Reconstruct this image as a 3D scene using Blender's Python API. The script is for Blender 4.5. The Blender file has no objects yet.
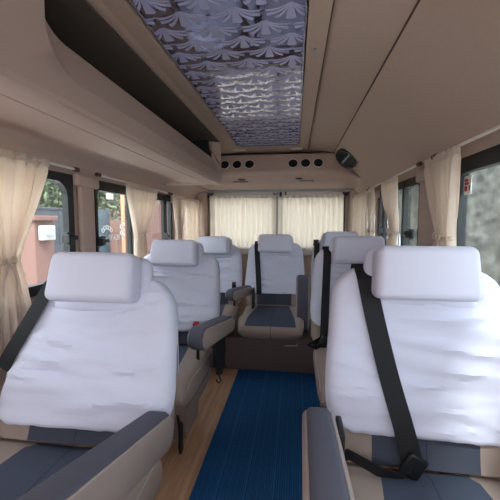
import bpy, bmesh, math, random
from mathutils import Vector, Matrix, noise
random.seed(7)
C = bpy.context.scene.collection
PI = math.pi

# ------------------------------------------------------------------ materials
def srgb(r, g, b):
    f = lambda c: (c/255/12.92) if c/255 <= .04045 else ((c/255+.055)/1.055)**2.4
    return (f(r), f(g), f(b), 1)

def mat(name, col, rough=.7, metal=0., noise_amt=.06, scale=30., bump=0., bscale=200., trans=0., spec=.5, sheen=0.):
    m = bpy.data.materials.new(name); m.use_nodes = True
    nt = m.node_tree; N = nt.nodes; L = nt.links
    b = N['Principled BSDF']
    b.inputs['Roughness'].default_value = rough
    b.inputs['Metallic'].default_value = metal
    b.inputs['Specular IOR Level'].default_value = spec
    if sheen: b.inputs['Sheen Weight'].default_value = sheen
    tc = N.new('ShaderNodeTexCoord')
    n = N.new('ShaderNodeTexNoise'); n.inputs['Scale'].default_value = scale; n.inputs['Detail'].default_value = 3
    L.new(tc.outputs['Object'], n.inputs['Vector'])
    mx = N.new('ShaderNodeMix'); mx.data_type = 'RGBA'
    lo = [c*(1-noise_amt) for c in col[:3]]+[1]; hi = [min(1, c*(1+noise_amt)) for c in col[:3]]+[1]
    mx.inputs[6].default_value = lo; mx.inputs[7].default_value = hi
    L.new(n.outputs['Fac'], mx.inputs[0]); L.new(mx.outputs[2], b.inputs['Base Color'])
    if bump:
        n2 = N.new('ShaderNodeTexNoise'); n2.inputs['Scale'].default_value = bscale; n2.inputs['Detail'].default_value = 2
        L.new(tc.outputs['Object'], n2.inputs['Vector'])
        bp = N.new('ShaderNodeBump'); bp.inputs['Strength'].default_value = bump; bp.inputs['Distance'].default_value = .002
        L.new(n2.outputs['Fac'], bp.inputs['Height']); L.new(bp.outputs['Normal'], b.inputs['Normal'])
    if trans:
        t = N.new('ShaderNodeBsdfTranslucent'); L.new(mx.outputs[2], t.inputs['Color'])
        ms = N.new('ShaderNodeMixShader'); ms.inputs[0].default_value = trans
        out = N['Material Output']
        L.new(b.outputs[0], ms.inputs[1]); L.new(t.outputs[0], ms.inputs[2]); L.new(ms.outputs[0], out.inputs['Surface'])
    return m

def two_tone(name, side, centre, halfw, grow=0., zmin=-9.):
    """upholstery: woven fabric with a darker central panel sewn in (local x of the part)"""
    m = mat(name, side, .85, bump=.25, bscale=500)
    nt = m.node_tree; N = nt.nodes; L = nt.links
    b = N['Principled BSDF']
    tc = [n for n in N if n.type == 'TEX_COORD'][0]
    sx = N.new('ShaderNodeSeparateXYZ'); L.new(tc.outputs['Object'], sx.inputs[0])
    ab = N.new('ShaderNodeMath'); ab.operation = 'ABSOLUTE'; L.new(sx.outputs['X'], ab.inputs[0])
    g = N.new('ShaderNodeMath'); g.operation = 'MULTIPLY_ADD'; L.new(sx.outputs['Y'], g.inputs[0]); g.inputs[1].default_value = grow; L.new(ab.outputs[0], g.inputs[2])
    lt = N.new('ShaderNodeMath'); lt.operation = 'LESS_THAN'; L.new(g.outputs[0], lt.inputs[0]); lt.inputs[1].default_value = halfw
    gz = N.new('ShaderNodeMath'); gz.operation = 'GREATER_THAN'; L.new(sx.outputs['Z'], gz.inputs[0]); gz.inputs[1].default_value = zmin
    an = N.new('ShaderNodeMath'); an.operation = 'MULTIPLY'; L.new(gz.outputs[0], an.inputs[0]); L.new(lt.outputs[0], an.inputs[1]); lt = an
    seam = N.new('ShaderNodeMath'); seam.operation = 'COMPARE'; L.new(sx.outputs['X'], seam.inputs[0]); seam.inputs[1].default_value = .005; seam.inputs[2].default_value = .0018
    src = b.inputs['Base Color'].links[0].from_socket
    mx = N.new('ShaderNodeMix'); mx.data_type = 'RGBA'
    L.new(lt.outputs[0], mx.inputs[0]); L.new(src, mx.inputs[6]); mx.inputs[7].default_value = centre
    mx2 = N.new('ShaderNodeMix'); mx2.data_type = 'RGBA'
    L.new(seam.outputs[0], mx2.inputs[0]); L.new(mx.outputs[2], mx2.inputs[6]); mx2.inputs[7].default_value = [c*.45 for c in centre[:3]]+[1]
    L.new(mx2.outputs[2], b.inputs['Base Color'])
    return m

def glass_mat(name, tint, amount, rough=.02):
    m = bpy.data.materials.new(name); m.use_nodes = True
    nt = m.node_tree; N = nt.nodes; L = nt.links
    N.remove(N['Principled BSDF'])
    tr = N.new('ShaderNodeBsdfTransparent'); tr.inputs['Color'].default_value = tint
    gl = N.new('ShaderNodeBsdfGlossy'); gl.inputs['Roughness'].default_value = rough
    fr = N.new('ShaderNodeLayerWeight'); fr.inputs['Blend'].default_value = .5
    pw = N.new('ShaderNodeMath'); pw.operation = 'POWER'; pw.inputs[1].default_value = 4.
    L.new(fr.outputs['Facing'], pw.inputs[0])
    mu = N.new('ShaderNodeMath'); mu.operation = 'MULTIPLY_ADD'; mu.inputs[1].default_value = .45*amount; mu.inputs[2].default_value = .03*amount
    L.new(pw.outputs[0], mu.inputs[0])
    ms = N.new('ShaderNodeMixShader'); L.new(mu.outputs[0], ms.inputs[0])
    L.new(tr.outputs[0], ms.inputs[1]); L.new(gl.outputs[0], ms.inputs[2]); L.new(ms.outputs[0], N['Material Output'].inputs['Surface'])
    return m

def wood_floor():
    m = mat('wood_floor', srgb(190, 150, 122), .38, noise_amt=.03)
    nt = m.node_tree; N = nt.nodes; L = nt.links; b = N['Principled BSDF']
    tc = [n for n in N if n.type == 'TEX_COORD'][0]
    mp = N.new('ShaderNodeMapping'); mp.inputs['Scale'].default_value = (14, 1.2, 1); L.new(tc.outputs['Object'], mp.inputs[0])
    n = N.new('ShaderNodeTexNoise'); n.inputs['Scale'].default_value = 3; n.inputs['Detail'].default_value = 5; L.new(mp.outputs[0], n.inputs['Vector'])
    cr = N.new('ShaderNodeValToRGB')
    cr.color_ramp.elements[0].color = srgb(170, 128, 100); cr.color_ramp.elements[0].position = .3
    cr.color_ramp.elements[1].color = srgb(205, 165, 134); cr.color_ramp.elements[1].position = .7
    L.new(n.outputs['Fac'], cr.inputs[0]); L.new(cr.outputs[0], b.inputs['Base Color'])
    return m

def curtain_mat(name, col, trans):
    return mat(name, col, .9, noise_amt=.04, scale=60, bump=.2, bscale=700, trans=trans, sheen=.2)

def mirror_mat():
    m = bpy.data.materials.new('mirror_panel'); m.use_nodes = True
    nt = m.node_tree; N = nt.nodes; L = nt.links; b = N['Principled BSDF']
    b.inputs['Base Color'].default_value = srgb(165, 165, 182); b.inputs['Metallic'].default_value = 1; b.inputs['Roughness'].default_value = .07
    tc = N.new('ShaderNodeTexCoord'); n = N.new('ShaderNodeTexNoise'); n.inputs['Scale'].default_value = 22; n.inputs['Detail'].default_value = 1
    L.new(tc.outputs['Object'], n.inputs['Vector'])
    bp = N.new('ShaderNodeBump'); bp.inputs['Strength'].default_value = .22; bp.inputs['Distance'].default_value = .004
    L.new(n.outputs['Fac'], bp.inputs['Height']); L.new(bp.outputs['Normal'], b.inputs['Normal'])
    return m

def foliage_mat(name, a, b_, sc=9):
    m = bpy.data.materials.new(name); m.use_nodes = True
    nt = m.node_tree; N = nt.nodes; L = nt.links; b = N['Principled BSDF']; b.inputs['Roughness'].default_value = .6
    tc = N.new('ShaderNodeTexCoord'); n = N.new('ShaderNodeTexNoise'); n.inputs['Scale'].default_value = sc
    L.new(tc.outputs['Object'], n.inputs['Vector'])
    cr = N.new('ShaderNodeValToRGB'); cr.color_ramp.elements[0].color = a; cr.color_ramp.elements[1].color = b_
    cr.color_ramp.elements[0].position = .35; cr.color_ramp.elements[1].position = .65
    L.new(n.outputs['Fac'], cr.inputs[0]); L.new(cr.outputs[0], b.inputs['Base Color'])
    return m

M = {}
M['trim'] = mat('trim_plastic', srgb(182, 160, 150), .55, noise_amt=.03, bump=.15, bscale=300)
M['liner'] = mat('headliner_fabric', srgb(178, 157, 144), .92, noise_amt=.05, scale=60, bump=.3, bscale=600)
M['groove'] = mat('seam_dark', srgb(62, 52, 48), .8)
M['binin'] = mat('bin_lining', srgb(84, 74, 68), .95, bump=.3)
M['black'] = mat('black_rubber', srgb(24, 28, 32), .5)
M['dgreen'] = mat('dark_mesh', srgb(20, 32, 34), .6)
M['cover'] = mat('white_cotton', srgb(204, 205, 223), .85, noise_amt=.015, scale=40, bump=.18, bscale=900, sheen=.15)
M['seatA'] = two_tone('seat_back_fabric', srgb(150, 134, 126), srgb(62, 66, 80), .15)
M['seatB'] = two_tone('seat_cushion_fabric', srgb(158, 142, 134), srgb(66, 74, 92), .13, .12, .385)
M['beige'] = mat('beige_upholstery', srgb(158, 143, 137), .85, bump=.25, bscale=500)
M['dark'] = mat('slate_upholstery', srgb(92, 92, 106), .85, bump=.25, bscale=500)
M['piping'] = mat('pale_piping', srgb(178, 166, 160), .7)
M['belt'] = mat('belt_webbing', srgb(13, 14, 20), .75, bump=.5, bscale=900)
M['plastic'] = mat('black_plastic', srgb(18, 19, 24), .4)
M['red'] = mat('red_plastic', srgb(170, 28, 34), .4)
M['maroon'] = mat('maroon_plastic', srgb(88, 22, 40), .4)
M['base'] = mat('seat_base_panel', srgb(108, 92, 90), .7)
M['steel'] = mat('steel', srgb(170, 170, 175), .3, 1.)
M['whitemetal'] = mat('white_rod', srgb(215, 208, 204), .35)
M['rubber'] = mat('brown_end', srgb(70, 45, 38), .6)
M['curtain'] = curtain_mat('cream_curtain', srgb(244, 234, 224), .6)
M['curtainR'] = curtain_mat('cream_rear_curtain', srgb(246, 241, 234), .6)
M['floor'] = wood_floor()
M['mat'] = mat('blue_carpet', srgb(6, 76, 128), .8, noise_amt=.12, scale=80, bump=.4, bscale=400)
M['matline'] = mat('blue_rib_light', srgb(52, 120, 178), .8)
M['mirror'] = mirror_mat()
M['frost'] = mat('frosted_pattern', srgb(176, 178, 214), .45, noise_amt=.04)
M['chrome'] = mat('crinkled_silver_strip', srgb(190, 190, 205), .25, .9, bump=1., bscale=60)
M['grey'] = mat('door_frame_grey', srgb(150, 152, 160), .4)
M['offwhite'] = mat('off_white_panel', srgb(198, 192, 190), .6)
M['ring'] = mat('vent_ring', srgb(205, 195, 190), .35)
M['lamp'] = mat('lamp_diffuser', srgb(205, 188, 172), .35)
M['glass'] = glass_mat('window_glass', (.86, .9, .9, 1), 1.)
M['glassR'] = glass_mat('privacy_glass', (.7, .75, .76, 1), 1.2)
M['terra'] = mat('pink_render', srgb(112, 84, 78), .9, noise_amt=.12, scale=6)
M['gate'] = mat('grey_gate_paint', srgb(54, 56, 64), .6)
M['gateblue'] = mat('blue_gate_paint', srgb(46, 62, 74), .6)
M['brownwall'] = mat('brown_red_paint', srgb(92, 62, 58), .9, noise_amt=.1, scale=4)
M['ground'] = mat('road_concrete', srgb(190, 185, 178), .95, noise_amt=.15, scale=3)
M['rock'] = foliage_mat('rough_bark_grey', srgb(56, 56, 54), srgb(98, 97, 92), 12)
M['whitepaint'] = mat('white_paint', srgb(235, 235, 235), .5)
M['lightgrey'] = mat('toned_down_white', srgb(158, 158, 158), .6)  # white greyed evenly in its colour to offset overbright outdoor light
M['orange'] = mat('orange_trim', srgb(160, 128, 104), .7)
M['leaf'] = foliage_mat('leaf_green', srgb(34, 44, 30), srgb(104, 116, 90))
M['bark'] = mat('bark', srgb(98, 84, 72), .9, noise_amt=.2, scale=20)
M['paintblue'] = mat('blue_body_paint', srgb(120, 160, 205), .3)

# ------------------------------------------------------------------ helpers
def link(name, bm, m, parent=None, smooth=True, mats=None):
    me = bpy.data.meshes.new(name)
    bmesh.ops.remove_doubles(bm, verts=bm.verts, dist=1e-6)
    bmesh.ops.recalc_face_normals(bm, faces=bm.faces)
    bm.to_mesh(me); bm.free()
    for mm in (mats or [m]): me.materials.append(mm)
    if smooth:
        for p in me.polygons: p.use_smooth = True
        try: me.set_sharp_from_angle(angle=math.radians(38))
        except Exception: pass
    o = bpy.data.objects.new(name, me); C.objects.link(o)
    if parent: o.parent = parent
    return o

def tag(o, label, cat, group=None, kind=None):
    o['label'] = label; o['category'] = cat
    if group: o['group'] = group
    if kind: o['kind'] = kind
    return o

def empty(name, loc, rz=0):
    o = bpy.data.objects.new(name, None); C.objects.link(o); o.location = loc; o.rotation_euler = (0, 0, rz); o.empty_display_size = .05
    return o

def struct(name, bm, m, parent=None, mats=None, smooth=False):
    o = link(name, bm, m, parent, smooth=smooth, mats=mats)
    if not parent: o['kind'] = 'structure'
    return o

def box(bm, x0, x1, y0, y1, z0, z1, mi=0, bev=0.):
    t = bmesh.new()
    vs = [t.verts.new((x, y, z)) for x in (x0, x1) for y in (y0, y1) for z in (z0, z1)]
    for f in ((0,1,3,2),(4,6,7,5),(0,4,5,1),(2,3,7,6),(0,2,6,4),(1,5,7,3)): t.faces.new([vs[i] for i in f])
    bmesh.ops.recalc_face_normals(t, faces=t.faces)
    if bev: bmesh.ops.bevel(t, geom=list(t.edges), offset=bev, segments=3, profile=.5, affect='EDGES')
    for f in t.faces: f.material_index = mi
    merge(bm, t)

def merge(bm, t, mtx=None):
    if mtx is not None: bmesh.ops.transform(t, matrix=mtx, verts=t.verts)
    mp = {}
    for v in t.verts: mp[v] = bm.verts.new(v.co)
    for f in t.faces:
        try:
            nf = bm.faces.new([mp[v] for v in f.verts]); nf.material_index = f.material_index
        except ValueError: pass
    t.free()

def grid(bm, rows, closed=False, mi=0):
    """rows: list of lists of points"""
    V = [[bm.verts.new(p) for p in r] for r in rows]
    n = len(rows[0])
    for j in range(len(V)-1):
        for i in range(n if closed else n-1):
            a, b, c, d = V[j][i], V[j][(i+1) % n], V[j+1][(i+1) % n], V[j+1][i]
            try:
                f = bm.faces.new([a, b, c, d]); f.material_index = mi
            except ValueError: pass
    return V

def fan(bm, ring, mi=0):
    c = Vector((0, 0, 0))
    for v in ring: c += v.co
    cv = bm.verts.new(c/len(ring))
    for i in range(len(ring)):
        f = bm.faces.new([ring[i], ring[(i+1) % len(ring)], cv]); f.material_index = mi

def tube(bm, pts, r, n=8, mi=0, closed=False):
    pts = [Vector(p) for p in pts]; rows = []
    m = len(pts); prev = None
    for i, p in enumerate(pts):
        a = pts[(i-1) % m] if (closed or i > 0) else p
        b = pts[(i+1) % m] if (closed or i < m-1) else p
        d = (b-a).normalized()
        u = prev if prev else (Vector((0, 0, 1)) if abs(d.z) < .9 else Vector((1, 0, 0)))
        s = d.cross(u).normalized(); u2 = s.cross(d).normalized(); prev = u2
        rows.append([p+(s*math.cos(2*PI*k/n)+u2*math.sin(2*PI*k/n))*r for k in range(n)])
    if closed: rows.append(rows[0])
    V = grid(bm, rows, True, mi)
    if not closed: fan(bm, V[0], mi); fan(bm, V[-1], mi)

def ribbon(bm, pts, w, wdirs, th=.002, mi=0):
    """thin strap with thickness"""
    pts = [Vector(p) for p in pts]; rows = []
    for i, p in enumerate(pts):
        d = (pts[min(i+1, len(pts)-1)]-pts[max(i-1, 0)]).normalized()
        wd = Vector(wdirs[i] if isinstance(wdirs, list) else wdirs); wd = (wd-d*wd.dot(d)).normalized()
        nn = d.cross(wd).normalized()*th/2
        rows.append([p-wd*w/2-nn, p+wd*w/2-nn, p+wd*w/2+nn, p-wd*w/2+nn])
    V = grid(bm, rows, True, mi); 
    bm.faces.new(V[0]); bm.faces.new(V[-1])

def sgnpow(c, e): return math.copysign(abs(c)**e, c)

def disc(bm, c, nrm, r, n=24, depth=.0, mi=0):
    nrm = Vector(nrm).normalized(); u = nrm.orthogonal().normalized(); v = nrm.cross(u)
    ring = [bm.verts.new(Vector(c)+(u*math.cos(2*PI*k/n)+v*math.sin(2*PI*k/n))*r) for k in range(n)]
    fan(bm, ring, mi)

def torus_pts(c, nrm, r, n=28, rx=None):
    nrm = Vector(nrm).normalized(); u = Vector((1, 0, 0)); u = (u-nrm*u.dot(nrm)).normalized() if abs(nrm.x) < .95 else Vector((0, 1, 0)); v = nrm.cross(u)
    return [Vector(c)+(u*math.cos(2*PI*k/n)*(rx or r)+v*math.sin(2*PI*k/n)*r) for k in range(n)]

# ------------------------------------------------------------------ room shell
ZC = 1.815
WL, WR = -.86, .945
Y0, Y1 = -1.0, 3.92
bm = bmesh.new(); box(bm, WL-.05, WR+.05, Y0, Y1, -.05, 0); struct('floor', bm, M['floor'])
bm = bmesh.new(); box(bm, WL-.05, WR+.05, Y0-.06, Y0, -.05, .95); box(bm, WL-.05, WR+.05, Y0-.06, Y0, 1.55, 1.86); struct('front_light_block', bm, M['trim'])  # unseen partial wall behind the camera, added to cut light from the front

def side_wall(name, x, out, openings, z0=.83, z1=1.385, ztop=1.47):
    bm = bmesh.new()
    xa, xb = sorted((x, x+out))
    box(bm, xa, xb, Y0, Y1, -.05, z0); box(bm, xa, xb, Y0, Y1, z1, ztop)
    y = Y0
    for a, b in openings:
        box(bm, xa, xb, y, a, z0, z1); y = b
    box(bm, xa, xb, y, Y1, z0, z1)
    return bm
LW = [(.55, 1.60), (1.79, 2.98), (3.06, 3.72)]
RW = [(-.3, 1.54), (1.98, 2.90), (2.96, 3.72)]
bm = side_wall('wall_left', WL, -.02, LW); struct('wall_left', bm, M['trim'])
bm = side_wall('wall_right', WR, .02, RW, z1=1.41, ztop=1.5); struct('wall_right', bm, M['trim'])

# right cove panel curving from window head to the ceiling seam
def extrude_profile(bm, prof, ya, yb, n=2, mi=0):
    rows = []
    for j in range(n):
        y = ya+(yb-ya)*j/(n-1)
        rows.append([(p[0], y, p[1]) for p in prof])
    grid(bm, rows, mi=mi)
def bez(p0, p1, p2, n=10):
    return [((1-t)**2*p0[0]+2*t*(1-t)*p1[0]+t*t*p2[0], (1-t)**2*p0[1]+2*t*(1-t)*p1[1]+t*t*p2[1]) for t in [i/n for i in range(n+1)]]
bm = bmesh.new()
prof = [(.935, 1.41), (.915, 1.455)]+bez((.90, 1.47), (.80, 1.60), (.602, 1.772), 12)
prof2 = [(p[0]+.03, p[1]+.03) for p in prof][::-1]
extrude_profile(bm, prof+prof2+[prof[0]], Y0, Y1)
struct('trim_1', bm, M['liner'], smooth=True)
bm = bmesh.new(); tube(bm, [(.601, Y0, 1.7745), (.601, Y1, 1.7745)], .004, 6); struct('trim_2', bm, M['groove'])

# ceiling: right headliner panel, surround, left strip
bm = bmesh.new()
pr = [(.60, 1.78), (.37, 1.825), (.366, 1.812), (.295, 1.808), (.295, 1.86), (.61, 1.86), (.60, 1.78)]
extrude_profile(bm, pr, Y0, Y1)
pl = [(-.255, 1.808), (-.318, 1.806), (-.34, 1.80), (-.9, 1.80), (-.9, 1.86), (-.255, 1.86), (-.255, 1.808)]
extrude_profile(bm, pl, Y0, Y1)
box(bm, -.255, .295, 3.06, Y1, 1.808, 1.86); box(bm, -.255, .295, Y0, .12, 1.808, 1.86)
box(bm, -.255, .295, .12, 3.06, 1.84, 1.86)
struct('ceiling', bm, M['liner'])
bm = bmesh.new(); tube(bm, [(.3685, Y0, 1.816), (.3685, 3.2, 1.816)], .003, 6); struct('trim_3', bm, M['groove'])

# left cove above the windows up to the bin
bm = bmesh.new()
prof = [(-.862, 1.385), (-.85, 1.43)]+bez((-.845, 1.44), (-.82, 1.485), (-.69, 1.495), 8)
extrude_profile(bm, prof+[(-.69, 1.52), (-.9, 1.52), (-.9, 1.385), (-.862, 1.385)], Y0, Y1)
struct('trim_4', bm, M['trim'], smooth=True)
# upper left wall closing behind the bin
bm = bmesh.new(); box(bm, -.92, -.86, Y0, Y1, 1.46, 1.86); struct('wall_left_upper', bm, M['liner'])
bm = bmesh.new(); box(bm, .93, .99, Y0, Y1, 1.49, 1.86); struct('wall_right_upper', bm, M['liner'])

# moulded pillar casings between the windows
def pillar(name, x, sgn, ya, yb, zt, m=M['trim']):
    bm = bmesh.new()
    t = bmesh.new(); box(t, 0, .03, ya, yb, .3, zt-.055, bev=.012); merge(bm, t)
    t = bmesh.new(); box(t, 0, .042, ya-.035, yb+.035, zt-.065, zt, bev=.014); merge(bm, t)
    bmesh.ops.transform(bm, matrix=Matrix.Translation((x, 0, 0)) @ Matrix.Scale(sgn, 4, (1, 0, 0)), verts=bm.verts)
    return struct(name, bm, m, smooth=True)
pillar('trim_5', WL, 1, 1.635, 1.755, 1.395)
pillar('trim_6', WL, 1, 2.99, 3.05, 1.385)
pillar('trim_7', WR, -1, 1.58, 1.94, 1.425)
pillar('trim_8', WR, -1, 2.91, 2.95, 1.41)
bm = bmesh.new(); box(bm, WL+.0, WL+.13, 3.74, 3.9, .0, 1.5, bev=.03); struct('trim_9', bm, M['liner'], smooth=True)
bm = bmesh.new(); box(bm, WR-.11, WR, 3.74, 3.9, .0, 1.5, bev=.03); struct('trim_10', bm, M['liner'], smooth=True)

# rear wall with the two rear door windows
bm = bmesh.new()
box(bm, WL, WR, 3.86, 3.92, -.05, .84); box(bm, WL, WR, 3.86, 3.92, 1.445, 1.86)
box(bm, WL, -.70, 3.86, 3.92, .84, 1.50); box(bm, .80, WR, 3.86, 3.92, .84, 1.50)
struct('wall_rear', bm, M['trim'])

def round_rect(a0, a1, b0, b1, r, n=6):
    pts = []
    for cx, cy, s in ((a1-r, b1-r, 0), (a0+r, b1-r, 90), (a0+r, b0+r, 180), (a1-r, b0+r, 270)):
        for k in range(n+1):
            a = math.radians(s+90*k/n); pts.append((cx+r*math.cos(a), cy+r*math.sin(a)))
    return pts
def ring_frame(bm, axis, x0, x1, a0, a1, b0, b1, w, r, wt=None):
    """frame: square outside, rounded inside; axis 'x' -> lies in the yz plane"""
    wt = wt or w
    inn = round_rect(a0+w, a1-w, b0+w, b1-wt, r)
    outr = round_rect(a0, a1, b0, b1, .004)
    P = (lambda d, a, b: (d, a, b)) if axis == 'x' else (lambda d, a, b: (a, d, b))
    rows = [[P(x0, *p) for p in outr], [P(x0, *p) for p in inn], [P(x1, *p) for p in inn], [P(x1, *p) for p in outr], [P(x0, *p) for p in outr]]
    grid(bm, rows, True)

def window(name, x, inner, ya, yb, z0, z1, glass, fw=.03, wt=.05, r=.06, bars=()):
    root = bpy.data.objects.new(name, None); C.objects.link(root); root.location = (x, (ya+yb)/2, z0); root['kind'] = 'structure'
    inv = Matrix.Translation(-Vector(root.location))
    def put(nm, bm, m, par=root, sm=False):
        bmesh.ops.transform(bm, matrix=inv, verts=bm.verts); return link(nm, bm, m, par, smooth=sm)
    bm = bmesh.new(); ring_frame(bm, 'x', x+inner*.010, x-inner*.022, ya, yb, z0, z1, fw, r, wt); put('window_frame', bm, M['black'])
    bm = bmesh.new(); box(bm, x-inner*.010-.0015, x-inner*.010+.0015, ya+.004, yb-.004, z0+.004, z1-.004); put('glass', bm, glass)
    for (yc, w, lat) in bars:
        bm = bmesh.new(); box(bm, x-.014, x+.014, yc-w/2, yc+w/2, z0+.01, z1-.01, bev=.004); b = put('window_bar', bm, M['black'])
    return root
w1 = window('window_1', WL, 1, LW[0][0], LW[0][1], .83, 1.385, M['glass'], .045, .04, .075)
w2 = window('window_2', WL, 1, LW[1][0], LW[1][1], .83, 1.385, M['glass'], .022, .055, .03, bars=((2.20, .03, 0), (2.82, .07, 0)))
w3 = window('window_3', WL, 1, LW[2][0], LW[2][1], .83, 1.385, M['glass'], .022, .05, .03)
w4 = window('window_4', WR, -1, RW[0][0], RW[0][1], .83, 1.41, M['glassR'], .010, .06, .02)
w5 = window('window_5', WR, -1, RW[1][0], RW[1][1], .83, 1.41, M['glassR'], .02, .05, .03, bars=((2.27, .035, 0), (2.75, .06, 0)))
w6 = window('window_6', WR, -1, RW[2][0], RW[2][1], .83, 1.41, M['glassR'], .02, .05, .03)

def child_of(root, name, bm, m, sm=False):
    bmesh.ops.transform(bm, matrix=Matrix.Translation(-Vector(root.location)), verts=bm.verts)
    return link(name, bm, m, root, smooth=sm)
# window latches
def latch(root, x, y, z, s):
    bm = bmesh.new()
    box(bm, min(x, x+s*.03), max(x, x+s*.03), y-.022, y+.022, z-.03, z+.03, bev=.006)
    box(bm, min(x+s*.02, x+s*.045), max(x+s*.02, x+s*.045), y-.05, y+.035, z-.009, z+.012, bev=.004)
    box(bm, min(x+s*.02, x+s*.06), max(x+s*.02, x+s*.06), y-.055, y-.04, z-.02, z+.02, bev=.004)
    child_of(root, 'window_latch', bm, M['plastic'])
latch(w1, WL-.0, 1.54, 1.07, 1); latch(w2, WL-.0, 1.83, 1.04, 1); latch(w2, WL-.0, 2.80, 1.03, 1)
latch(w5, WR+.0, 2.75, 1.08, -1); latch(w5, WR+.0, 2.10, 1.08, -1)
# lettering on the second left window (white, small) and sticker on the near right one
def text_mesh(s, size, mtx, root, m, name):
    cu = bpy.data.curves.new('t', 'FONT'); cu.body = s; cu.size = size; cu.extrude = .0004; cu.align_x = 'CENTER'
    to = bpy.data.objects.new('t', cu); C.objects.link(to)
    dg = bpy.context.evaluated_depsgraph_get(); me = bpy.data.meshes.new_from_object(to.evaluated_get(dg))
    bpy.data.objects.remove(to); me.transform(Matrix.Translation(-Vector(root.location)) @ mtx)
    me.materials.append(m); o = bpy.data.objects.new(name, me); C.objects.link(o); o.parent = root; return o
RL = Matrix(((0, 0, 1, 0), (1, 0, 0, 0), (0, 1, 0, 0), (0, 0, 0, 1)))    # text x->y, text y->z, normal +x
text_mesh('9OU8', .052, Matrix.Translation((WL-.007, 2.01, 1.035)) @ RL, w2, M['whitepaint'], 'lettering')
text_mesh('S', .03, Matrix.Translation((WL-.007, 2.115, 1.035)) @ RL, w2, M['whitepaint'], 'lettering')
bm = bmesh.new()
for k, (yy, zz) in enumerate([(1.885, 1.10), (1.905, 1.115), (1.93, 1.118), (1.955, 1.112), (1.975, 1.10)]):
    tube(bm, torus_pts((WL-.007, yy, zz), (1, 0, 0), .012, 14), .0025, 5, closed=True)
child_of(w2, 'painted_flourish', bm, M['whitepaint'])
bm = bmesh.new()
for yy, zz in [(2.10, 1.08), (2.12, 1.10), (2.10, 1.12), (2.125, 1.135), (2.12, 1.065)]:
    tube(bm, torus_pts((WL-.007, yy, zz), (1, 0, 0), .013, 14), .003, 5, closed=True)
child_of(w2, 'painted_flourish', bm, M['whitepaint'])
bm = bmesh.new(); box(bm, WR+.005, WR+.0068, 1.468, 1.524, 1.262, 1.335); st = child_of(w4, 'sticker', bm, M['whitepaint'])
bm = bmesh.new(); 
for a, b, c, d in ((1.492, 1.518, 1.314, 1.324), (1.507, 1.518, 1.300, 1.311), (1.487, 1.502, 1.300, 1.311), (1.497, 1.518, 1.276, 1.295)): box(bm, WR+.0035, WR+.0049, a, b, c, d)
child_of(w4, 'sticker_print', bm, M['red'])
bm = bmesh.new(); box(bm, WR+.0035, WR+.0049, 1.476, 1.483, 1.276, 1.296); child_of(w4, 'sticker_mark', bm, M['black'])

# rear doors
for i, (xa, xb) in enumerate(((-.70, .045), (.075, .80))):
    root = bpy.data.objects.new('door_%d' % (i+1), None); C.objects.link(root); root.location = ((xa+xb)/2, 3.86, .0); root['kind'] = 'structure'
    bm = bmesh.new(); ring_frame(bm, 'y', 3.835, 3.90, xa, xb, .84, 1.445, .018, .04); child_of(root, 'window_seal', bm, M['black'])
    bm = bmesh.new(); box(bm, xa+.004, xb-.004, 3.875, 3.879, .844, 1.441); child_of(root, 'glass', bm, M['glass'])
    bm = bmesh.new(); box(bm, xa+.01, xb-.01, 3.825, 3.86, .78, .855, bev=.008); child_of(root, 'sill_panel', bm, M['offwhite'])
    bm = bmesh.new(); box(bm, xa+.02, xb-.02, 3.835, 3.86, 1.445, 1.50, bev=.006); child_of(root, 'header_panel', bm, M['offwhite'])
    bm = bmesh.new(); tube(bm, [(xa+.015, 3.832, 1.40), (xa+.015, 3.832, 1.455), (xa+.04, 3.832, 1.485), (xb-.04, 3.832, 1.487), (xb-.015, 3.832, 1.455), (xb-.015, 3.832, 1.40)], .007, 6); child_of(root, 'rubber_seal', bm, M['black'])
bm = bmesh.new(); box(bm, .045, .075, 3.83, 3.91, .5, 1.52); struct('trim_11', bm, M['grey'])
bm = bmesh.new()
box(bm, WL+.1, WR-.1, 3.74, 3.86, 1.478, 1.545, bev=.012); box(bm, WL+.1, WR-.1, 3.72, 3.80, 1.52, 1.56, bev=.01)
struct('trim_12', bm, M['grey'], smooth=True)
bm = bmesh.new()
for x, z in ((.10, 1.462), (.155, 1.468)): box(bm, x-.008, x+.008, 3.77, 3.79, z-.025, z+.02, bev=.004)
tube(bm, [(.10, 3.78, 1.48), (.10, 3.78, 1.43)], .012, 8)
struct('trim_13', bm, M['black'])

# ------------------------------------------------------------------ overhead bin
XF = -.36
binr = empty('overhead_storage_bin', (XF, .9, 1.455))
def bchild(name, bm, m, sm=True, mats=None):
    bmesh.ops.transform(bm, matrix=Matrix.Translation(-Vector(binr.location)), verts=bm.verts)
    return link(name, bm, m, binr, smooth=sm, mats=mats)
ye = 2.80
def arc(cx, cy, r, a0, a1, n=6): return [(cx+r*math.cos(math.radians(a0+(a1-a0)*k/n)), cy+r*math.sin(math.radians(a0+(a1-a0)*k/n))) for k in range(n+1)]
outer = [(.80, 1.797), (.80, 1.72)]+[(y, z) for y, z in arc(.92, 1.66, .125, 180, 270, 8)]+[(1.6, 1.535), (2.64, 1.535)]+arc(2.66, 1.62, .085, 270, 360, 6)+[(2.745, 1.797)]
inner_ = []
for k, (y, z) in enumerate(outer):
    inner_.append((min(max(y+.03, .83), 2.70), min(1.797, z+.125 if z < 1.62 else max(z, 1.66))))
bm = bmesh.new()
def xo(z): return -.345-.0*(z)
basep = []
for (y, z) in outer:
    if y <= .801: basep.append((.66, z))
    elif y < .92: basep.append((.66+(y-.80)*2.1, 1.455+(z-1.535)*.9))
    elif y < 2.645: basep.append((y, 1.455))
    else: basep.append((2.70+(ye-2.70)*min(1, (y-2.645)/.08), 1.455 if y < 2.70 else z if z > 1.60 else 1.455+(z-1.535)*1.3))
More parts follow.
